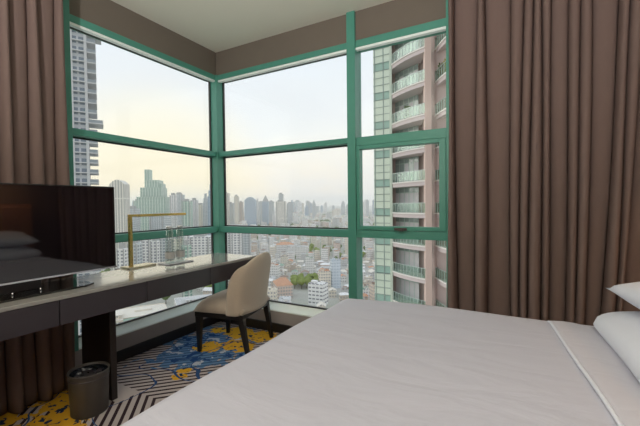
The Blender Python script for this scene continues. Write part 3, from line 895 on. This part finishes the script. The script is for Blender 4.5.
def fits(la, fw, r): return all((la - a) ** 2 + (fw - c) ** 2 > (r + q) ** 2 for a, c, q in placed)
for la, fw, s in near:
    wi = rnd.choices(range(5), (5, 3, 2, 2, 1))[0]; ri = rnd.choices(range(6), (4, 4, 1.1, 5, 1.6, .6))[0]
    kind = rnd.choices(['flat', 'gable', 'hip'], (5, 3, 2))[0]
    size = rnd.choices(range(4), (6, 4, 1.6, 1.0))[0]
    if kind != 'flat' and size == 3: kind = 'flat'
    if not fits(la, fw, RAD[size]):
        size = 0
        if not fits(la, fw, RAD[0]): continue
    placed.append((la, fw, RAD[size]))
    o = bpy.data.objects.new('low_building', lowproto(wi, ri, kind, size)); C.objects.link(o)
    o.location = ring(la, fw, GZ); 
    o.rotation_euler = (0, 0, .55 + .5 * math.sin(la * .006) + rnd.choice((0, PI / 2)) + rnd.uniform(-.08, .08))
    tag(o, '%s %s city building with %s %s roof far below the windows' % (SIZEW[size], WALLS[wi][0], ROOFS[ri][0], KW[kind]), 'building', '%s %s low buildings with %s %s roof' % (SIZEW[size], WALLS[wi][0], ROOFS[ri][0], KW[kind]))
# everything further off
b = MB(); mats = MW + MR
for la, fw, s in spots:
    if (la, fw, s) in nearset: continue
    if not (-.85 < la / fw < .5): continue
    wi = rnd.choices(range(5), (5, 3, 2, 2, 1))[0]; ri = rnd.choices(range(6), (4, 4, 1.5, 4, 1.5, .6))[0]
    p = ring(la, fw, GZ); k = 1
    Mx = Matrix.Translation(p) @ Matrix.Rotation(rnd.uniform(0, 3), 4, 'Z')
    wx, wy = s * rnd.uniform(.35, .66), s * rnd.uniform(.3, .5); h = rnd.choice((6, 8, 10, 14, 20)) * rnd.uniform(.8, 1.3)
    if rnd.random() < .06: h *= 2.2
    b.box(-wx / 2, wx / 2, -wy / 2, wy / 2, 0, h, wi, Mx); b.box(-wx * .42, wx * .42, -wy * .42, wy * .42, h, h + .6, 5 + ri, Mx)
o = b.build('distant_buildings', mats); tag(o, 'mass of small pale buildings spreading to the horizon', 'buildings', kind='stuff')

# trees
def crown_mesh(seed, m):
    r = random.Random(seed); b = MB()
    for k in range(7):
        a = r.uniform(0, 6.28); rr = r.uniform(0, 2.6) if k else 0
        cx, cy, cz = rr * math.cos(a), rr * math.sin(a), 6.2 + r.uniform(-1.2, 1.6) + (1.0 if k == 0 else 0)
        R0 = r.uniform(1.9, 2.7)
        def fn(u, v, cx=cx, cy=cy, cz=cz, R0=R0, k=k):
            th = u * 2 * PI; ph = v * PI
            q = R0 * (1 + .13 * math.sin(th * 5 + k) * math.sin(ph * 4 + k) + .07 * math.sin(th * 9 + ph * 7))
            return (cx + q * math.sin(ph) * math.cos(th), cy + q * math.sin(ph) * math.sin(th), cz + q * .85 * math.cos(ph))
        b.grid(lambda u, v: fn(u, 1 - v), 12, 8)
    return b.mesh('crown', m)
crowns = [crown_mesh(i, M_leaf if i % 2 else M_leaf2) for i in range(4)]
tb = MB(); tb.lathe([(.38, 0), (.28, 2), (.22, 5.5)], n=8); trunk = tb.mesh('trunk', M_trunk)
def tree(la, fw, sc_, k, label, group):
    r_ = bpy.data.objects.new('tree', None); C.objects.link(r_); r_.location = ring(la, fw, GZ); r_.scale = (sc_,) * 3; r_.rotation_euler = (0, 0, la)
    tag(r_, label, 'tree', group)
    for nm, me in (('crown', crowns[k]), ('trunk', trunk)):
        o = bpy.data.objects.new(nm, me); C.objects.link(o); o.parent = r_
ntree = 0
for la, fw, s in tree_spots:
    if fw < 900 and vis(la, fw) and ntree < 120:
        for q in range(2):
            k = rnd.randrange(4)
            tx, ty, ts = la + rnd.uniform(-6, 6), fw + rnd.uniform(-6, 6), rnd.uniform(.9, 1.35)
            if not fits(tx, ty, ts * 4.4): continue
            placed.append((tx, ty, ts * 3.4))
            tree(tx, ty, ts, k, '%s leafy tree among the low buildings far below' % ('dark green' if k % 2 else 'yellow-green'), '%s trees among the low buildings' % ('dark green' if k % 2 else 'yellow-green')); ntree += 1
for q in range(16):   # a clump showing beside the chair back and one further out
    la = -18 + (q % 4 - 1.5) * 7.5 + rnd.uniform(-1, 1); fw = 395 + (q // 4 - 1.5) * 8 + rnd.uniform(-1, 1)
    placed.append((la, fw, 6)); tree(la, fw, rnd.uniform(1.0, 1.2), q % 2 * 2, 'yellow-green tree in the clump of trees in the middle of the low district', 'trees of the middle clump')
b = MB()
for la, fw, s in tree_spots:
    if fw >= 900 or not vis(la, fw):
        p = ring(la, fw, GZ)
        for q in range(3):
            R0 = s * rnd.uniform(.13, .22); cx, cy = rnd.uniform(-s, s) * .22, rnd.uniform(-s, s) * .22
            b.grid(lambda u, v: (p.x + cx + R0 * math.sin((1 - v) * PI) * math.cos(u * 2 * PI), p.y + cy + R0 * math.sin((1 - v) * PI) * math.sin(u * 2 * PI), GZ + 4 + min(R0, 7) * math.cos((1 - v) * PI)), 7, 5)
o = b.build('distant_trees', M_leaf); tag(o, 'patches of distant trees between the far buildings', 'trees', kind='stuff')

# ------------------------------------------------------------------ skyline towers
FM = {
 'pale blue': facade('tower_pale_blue', (.66, .72, .78), (.50, .58, .66), 3.2, 3.0, .5, .4),
 'white': facade('tower_white', (.80, .78, .76), (.30, .31, .33), 3.1, 4.2, .48, .42),
 'cream': facade('tower_cream', (.74, .68, .56), (.33, .33, .32), 3.1, 5.0, .5, .45),
 'grey': facade('tower_grey', (.60, .62, .62), (.32, .36, .38), 3.3, 4.0, .35, .3),
 'green glass': facade('tower_green_glass', (.58, .66, .58), (.22, .36, .30), 3.6, 6.5, .25, .30),
 'blue glass': facade('tower_blue_glass', (.46, .53, .60), (.26, .35, .44), 3.6, 5.0, .25, .25),
 'beige': facade('tower_beige', (.76, .73, .66), (.46, .45, .42), 60.0, 3.2, .02, .5),
 'brown': facade('tower_brown', (.48, .38, .32), (.26, .24, .24), 3.1, 4.0, .45, .4),
}
M_toproof = mat('tower_roof', (.40, .40, .39), .8, noise=.1, nscale=.2)
def tower(px, wpx, top, d, kind, label, style='flat', dep=None, group=None, ang=None):
    p = at(px, top, d); w_ = wpx / 354.5 * d; dp = dep or w_ * .8; h = p.z - GZ
    rz = YAW + (rnd.uniform(-.12, .12) if ang is None else ang)
    b = MB()
    c = h * .94
    if style == 'flat':
        b.box(-w_ / 2, w_ / 2, -dp / 2, dp / 2, 0, h - 5); b.box(-w_ * .3, w_ * .2, -dp * .3, dp * .3, h - 5, h, 1)
        for q in (-w_ * .42, w_ * .36): b.box(q, q + w_ * .06, -dp / 2 - .8, -dp / 2, 0, h - 5, 1)
    elif style == 'round':
        b.box(-w_ / 2, w_ / 2, -dp / 2, dp / 2, 0, h - w_ * .32)
        pts = [(-w_ / 2 + w_ * k / 12, h - w_ * .32 + w_ * .32 * math.sin(PI * k / 12)) for k in range(13)]
        n = len(pts); vs = [(x, -dp / 2, z) for x, z in pts] + [(x, dp / 2, z) for x, z in pts]
        b.add(vs, [(i, i + n, i + n + 1, i + 1)[::-1] for i in range(n - 1)] + [tuple(range(n))[::-1], tuple(range(n, 2 * n))], 0)
    elif style == 'step':
        b.box(-w_ / 2, w_ / 2, -dp / 2, dp / 2, 0, h * .80); b.box(-w_ * .36, w_ * .36, -dp * .36, dp * .36, h * .80, h * .90); b.box(-w_ * .2, w_ * .2, -dp * .2, dp * .2, h * .90, h)
    elif style == 'spire':
        b.box(-w_ / 2, w_ / 2, -dp / 2, dp / 2, 0, h - w_ * 1.1)
        z0 = h - w_ * 1.1
        b.add([(-w_ / 2, -dp / 2, z0), (w_ / 2, -dp / 2, z0), (w_ / 2, dp / 2, z0), (-w_ / 2, dp / 2, z0), (0, 0, h)], [(0, 1, 4), (1, 2, 4), (2, 3, 4), (3, 0, 4)], 1)
    elif style == 'slant':
        z0 = h - w_ * .5
        b.box(-w_ / 2, w_ / 2, -dp / 2, dp / 2, 0, z0)
        b.add([(-w_ / 2, -dp / 2, z0), (w_ / 2, -dp / 2, z0), (w_ / 2, dp / 2, z0), (-w_ / 2, dp / 2, z0), (-w_ / 2, -dp / 2, h), (-w_ / 2, dp / 2, h)], [(0, 1, 4), (2, 3, 5), (1, 2, 5, 4), (3, 0, 4, 5)], 0)
    o = b.build('high_rise', [FM[kind], M_toproof], loc=(p.x, p.y, GZ)); o.rotation_euler = (0, 0, rz)
    tag(o, label, 'building', group)
    return o
# through the left window
tower(119.5, 14, 180, 420, 'beige', 'tall beige tower with vertical stripes and rounded top right of the television', 'round', ang=.05)
tower(133, 10, 206, 700, 'grey', 'small grey tower right of the beige round-topped tower')
# the big stepped green glass tower
p = at(155, 199, 900); k = 900 / 354.5
hz = lambda y: at(155, y, 900).z - GZ
b = MB()
b.box(-13 * k, 13 * k, -11 * k, 11 * k, 0, hz(197)); b.box(-10.5 * k, 9 * k, -9 * k, 9 * k, hz(197), hz(188)); b.box(-7 * k, 6 * k, -7 * k, 7 * k, hz(188), hz(180.5))
b.box(-8 * k, -3.4 * k, -4 * k, 4 * k, hz(188), hz(170)); b.box(-13.5 * k, 13.5 * k, -11.5 * k, 11.5 * k, hz(197) - 3, hz(197))
b.box(5 * k, 9 * k, -5 * k, 5 * k, hz(188), hz(184))
o = b.build('high_rise', [FM['green glass'], M_toproof], loc=(p.x, p.y, GZ)); o.rotation_euler = (0, 0, YAW + .1)
tag(o, 'tallest stepped green glass tower of the skyline, its narrow shaft rising above', 'building')
for a in L:
    tower(*a)
for a in FAR: tower(*a[:7], group=a[7])

# individually seen buildings below the right window
def special(la, fw, wx, wy, h, wall, roof, rz, label, kind='flat', rows=True):
    b = MB(); lowrise(b, wx, wy, h, kind)
    o = b.build('mid_rise', [wall, roof], loc=ring(la, fw, GZ)); o.rotation_euler = (0, 0, YAW + rz); tag(o, label, 'building')
M_white_block = facade('white_block', (.84, .83, .82), (.22, .23, .25), 3.4, 3.8, .66, .30)
special(-2.5, 322, 15, 11, 19, M_white_block, MR[3], -.45, 'white block with dark window bands just above the bed edge')
special(16, 386, 10, 9, 30, FM['pale blue'], MR[0], .2, 'pale blue tower near the window mullion')
special(-38, 352, 15, 22, 13, MW[4], MR[2], .3, 'orange-roofed house right of the chair back', 'hip')
special(4, 378, 12, 12, 20, MW[1], MR[2], .1, 'cream house with an orange top in the low district')
special(-62, 620, 30, 16, 22, MW[0], MR[2], .1, 'long white building with a red roof near the lower transom', 'hip')
special(-38, 600, 36, 18, 20, MW[0], MR[0], -.1, 'long white institutional building below the lower transom')
# flat roofed halls seen below the desk
special(-150, 268, 60, 34, 9, MW[1], MR[1], .5, 'low cream hall seen under the desk')
special(-118, 250, 40, 22, 11, MW[3], MR[5], .5, 'low beige hall with a greenish roof seen under the desk')
special(-96, 300, 52, 26, 12, MW[0], MR[0], .45, 'low white hall seen between desk and sill')

# ------------------------------------------------------------------ tall tower seen through the left window
FMt = facade('residential_facade', (.50, .52, .55), (.20, .24, .29), 3.3, 2.6, .32, .22)
M_slab = mat('balcony_slab', (.62, .62, .63), .7, noise=.05)
M_rail = mat('balcony_rail', (.30, .33, .36), .4)
p = at(83.5, 204, 117); RT_W = 14.0
rt = thing('residential_tower', 'very tall grey residential tower with toothed balconies left in the left window', 'building', (p.x, p.y, GZ), YAW + .55)
nfl = 56; H = nfl * 3.3
b = MB(); b.box(-13, 1.2, 0, 14, 0, H - 14); b.box(-13, -1.6, 1, 13, H - 14, H + 4); b.build('core', FMt, rt)
b = MB(); b.box(1.2, 2.0, -.5, 9, 0, H - 6); b.box(-2.4, -1.9, -.6, 0, 0, H - 6); b.box(-6.4, -5.9, -.6, 0, 0, H - 6)
b.build('fin', M_slab, rt, 'pale vertical fin')
for i in range(12, nfl - 2):
    z = i * 3.3; d_ = 2.5 if (i % 9) else 4.2
    if i > nfl - 8: d_ *= .7
    b = MB(); b.box(2.0, 2.0 + d_, -.6, 8, z, z + .32); b.box(-1.9, 1.2, -1.0, 0, z, z + .32)
    s_ = b.build('balcony', M_slab, rt)
    b = MB(); b.box(2.0, 2.0 + d_ * .96, -.55, -.45, z + .32, z + 1.35); b.box(1.95 + d_, 2.0 + d_, -.55, 7.9, z + .32, z + 1.35); b.build('railing', M_rail, s_)

# ------------------------------------------------------------------ apartment tower close by, right window
M_glasslight = mat('bay_panel_pale', (.66, .74, .62), .2, noise=.10, nscale=.6, spec=.7)
M_spandrel = mat('bay_spandrel', (.34, .50, .43), .2, noise=.08, nscale=.6)
M_linegrey = mat('bay_line', (.30, .37, .34), .5)
M_pink = mat('tower_pink_stone', (.74, .56, .50), .7, noise=.06)
M_mauve = mat('tower_mauve_render', (.54, .43, .41), .8, noise=.06, nscale=.5)
M_soffit = mat('tower_soffit', (.62, .53, .53), .8, noise=.04)
M_ivory = mat('tower_slab_edge', (.84, .80, .76), .6)
M_winfr = mat('tower_window_frame', (.40, .52, .47), .4)
M_blind = mat('tower_blind', (.60, .58, .60), .7)
M_tglass = mat('tower_window_glass', (.28, .34, .33), .08, spec=.8)
M_rglass = glassmat('railing_glass', tint=(.74, .86, .80), refl=.7, base=.07, rough=.15)
M_railm = mat('railing_metal', (.50, .58, .55), .35, metal=.4)
FH = 3.295; Z0 = 3.41
f_ = Vector((FWD.x, FWD.y)).normalized(); r_ = Vector((f_.y, -f_.x))
def q(px, fw): return ((px - 320) / 354.5 * fw, fw)
E0 = q(375.5, 41); E1 = q(391.5, 40); Bc = q(425.5, 35.2); Cc = q(431.5, 35.4)
tp = ring(E1[0], E1[1], GZ)
at_ = thing('apartment_tower', 'close apartment tower with glass railed balconies and a pink stone column filling the narrow window', 'building', (tp.x, tp.y, GZ))
def lw(pt):    # (lat, fwd) -> local plan coordinates of the tower
    v = ring(pt[0], pt[1]); return (v.x - tp.x, v.y - tp.y)
def P(*pts): return [lw(p) for p in pts]
LV = list(range(-8, 9))
ZR = lambda k: Z0 + k * FH - GZ
zt = ZR(9) + 1; zb = 0
# core: recess walls behind the balconies
back_l = (E1[0] + .2, E1[1] + 2.6); back_r = (Bc[0] + 2.8, Bc[1] + 4.2)
b = MB(); b.prism(P((E0[0], E0[1] + .25), (E1[0], E1[1] + .25), (E1[0] + .05, E1[1] + 2.2), (Bc[0] + .6, Bc[1] + 3.2), (Cc[0] + .7, Cc[1] + .45), (Cc[0] + 1.5, Cc[1] - 1.0), (Cc[0] + 2.9, Cc[1] - 5.0), (Cc[0] + 14, Cc[1] - 4), (Cc[0] + 14, Cc[1] + 16), (E0[0] + 3.3, E0[1] + 13)), zb, zt)
b.build('core', M_mauve, at_)
# glazed bay on the left edge
b = MB()
def wallquad(p0, p1, z0, z1, m, off=0.0):
    d = Vector((p1[0] - p0[0], p1[1] - p0[1])).normalized(); n = Vector((d.y, -d.x)) * off
    if n.y > 0: n = -n
    pts = [(p0[0], p0[1]), (p1[0], p1[1]), (p1[0] + n.x, p1[1] + n.y), (p0[0] + n.x, p0[1] + n.y)]
    b.prism(P(*pts), z0, z1, m)
for k in range(-9, 9):
    z = ZR(k)
    wallquad((E0[0], E0[1] + .25), (E1[0], E1[1] + .25), z - .25, z + .55, 1, .22)
    for j in range(3):
        za = z + .58 + j * .81
        wallquad((E0[0], E0[1] + .25), (E1[0], E1[1] + .25), za, za + .74, 0, .25)
    for j in range(4):
        wallquad((E0[0], E0[1] + .25), (E1[0], E1[1] + .25), z + .51 + j * .81, z + .57 + j * .81, 2, .30)
for px in (375.5, 384, 391.3):
    p0 = q(px, 41 - (px - 375.5) / 16); wallquad((p0[0] - .05, p0[1] + .24), (p0[0] + .05, p0[1] + .24), ZR(-9), zt, 2, .32)
b.build('glazed_bay', [M_glasslight, M_spandrel, M_linegrey], at_, 'pale green glazed bay with horizontal panels')
# pink column
b = MB(); b.prism(P((Bc[0], Bc[1]), (Cc[0], Cc[1] - .1), (Cc[0] + .25, Cc[1] + .9), (Bc[0] + .1, Bc[1] + .9)), zb, zt); b.build('column', M_pink, at_, 'pink stone column')
b = MB(); p0 = q(390.3, 39.9); p1 = q(392.6, 39.9); b.prism(P(p0, p1, (p1[0], p1[1] + .6), (p0[0], p0[1] + .6)), zb, zt); b.build('column', M_glasslight, at_, 'slim pale green column')
# balconies
def arc(p0, p1, bulge, n=10):
    a = Vector(p0); c = Vector(p1); d = c - a; nn = Vector((-d.y, d.x)).normalized()
    if nn.x > 0: nn = -nn
    return [tuple(a + d * (i / n) + nn * bulge * math.sin(PI * i / n)) for i in range(n + 1)]
A1 = arc(q(392.5, 39.7), (Bc[0] - .02, Bc[1] + .1), .25)
inner1 = [(Bc[0] + .5, Bc[1] + 3.1), (E1[0] + .1, E1[1] + 2.1)]
g0 = q(433.5, 36.6); g1 = (g0[0] + .55, g0[1] - 5.6)
A2 = arc(g0, g1, .2)
inner2 = [(g1[0] + 1.9, g1[1] + .6), (g0[0] + .9, g0[1] + .3)]
def inset(line, d):
    return [(x + d, y + d * .3) for x, y in line]
for k in LV:
    z = ZR(k)
    for A, inner, cols in ((A1, inner1, 1), (A2, inner2, 2)):
        b = MB(); b.prism(P(*(A + inner)), z - .02, z + .10, 1); 
        b.prism(P(*(inset(A, .10) + inner)), z - .42, z - .02, 0)
        bal = b.build('balcony', [M_soffit, M_ivory], at_)
        b = MB()
        for i in range(len(A) - 1):
            a, c = A[i], A[i + 1]; d = Vector(c) - Vector(a)
            a2 = Vector(a) + d * .04 + Vector((.06, .02)); c2 = Vector(a) + d * .96 + Vector((.06, .02))
            wq = [tuple(a2), tuple(c2), (c2[0] + .02, c2[1] + .01), (a2[0] + .02, a2[1] + .01)]
            b.prism(P(*wq), z + .16, z + 1.08)
        rl = b.build('railing', M_rglass, bal, 'greenish glass railing panels')
        b = MB()
        for i in range(len(A)):
            x, y = A[i]; b.prism(P((x + .04, y), (x + .10, y), (x + .10, y + .06), (x + .04, y + .06)), z + .1, z + 1.14)
        for i in range(len(A) - 1):
            a, c = A[i], A[i + 1]; b.prism(P((a[0] + .03, a[1]), (c[0] + .03, c[1]), (c[0] + .10, c[1] + .03), (a[0] + .10, a[1] + .03)), z + 1.10, z + 1.15)
        b.build('handrail', M_railm, bal)
    # glazing of the recess behind the first balcony
    wl = (E1[0] + .35, E1[1] + 2.05); wr_ = (Bc[0] + .2, Bc[1] + 3.10)
    b = MB()
    dv = Vector(wr_) - Vector(wl)
    n = 6
    for i in range(n):
        a = Vector(wl) + dv * (i / n + .012); c = Vector(wl) + dv * ((i + 1) / n - .012)
        mm = 1 if (k * 5 + i * 3) % 7 < 3 or k < 0 and i > 0 else 0
        b.prism(P((a.x, a.y - .10), (c.x, c.y - .10), (c.x, c.y), (a.x, a.y)), z + .12, z + 2.25, mm)
        b.prism(P((a.x, a.y - .10), (c.x, c.y - .10), (c.x, c.y), (a.x, a.y)), z + 2.32, z + 2.80, 0)
    b.prism(P((wl[0], wl[1] - .06), (wr_[0], wr_[1] - .06), (wr_[0], wr_[1] + .02), (wl[0], wl[1] + .02)), z + .1, z + 2.85, 2)
    b.build('window', [M_tglass, M_blind, M_winfr], at_)
# shrubs on two balconies
def bshrub(pt, z, label, m):
    t = thing('balcony_shrub', label, 'plant', (0, 0, 0)); v = ring(pt[0], pt[1], z); t.location = v
    b = MB(); b.lathe([(.18, 0), (.25, .4)], n=14); b.build('planter', M_ivory, t)
    b = MB(); r = random.Random(int(abs(z) * 10))
    for i in range(90):
        a = r.uniform(0, 6.3); rr = r.uniform(0, .55); zz = r.uniform(.4, 1.7); s = r.uniform(.10, .2)
        c = Vector((rr * math.cos(a), rr * math.sin(a), zz)); n1 = Vector((r.uniform(-1, 1), r.uniform(-1, 1), r.uniform(-.4, 1))).normalized() * s; n2 = n1.cross(Vector((r.uniform(-1, 1), r.uniform(-1, 1), r.uniform(-1, 1)))).normalized() * s * .6
        b.add([c - n1, c + n2, c + n1, c - n2], [(0, 1, 2, 3)])
    b.tube([(0, 0, .3), (.02, 0, 1.0)], .03, 6); b.build('foliage', m, t)
M_yel = mat('shrub_yellow_green', (.42, .40, .08), .7, noise=.3, nscale=5)
M_dkg = mat('shrub_dark_green', (.12, .20, .06), .7, noise=.3, nscale=5)
bshrub((g0[0] + .65, g0[1] - 2.2), Z0 + 3 * FH + .1, 'yellow-green shrub on a balcony at the right edge of the narrow window', M_yel)
bshrub((g0[0] + .45, g0[1] - 1.2), Z0 + 3 * FH + .1, 'olive shrub next to the yellow-green one on the same balcony', M_dkg)
bshrub(q(408, 39.2), Z0 + 2 * FH + .1, 'small dark green shrub on a balcony left of the pink column', M_dkg)
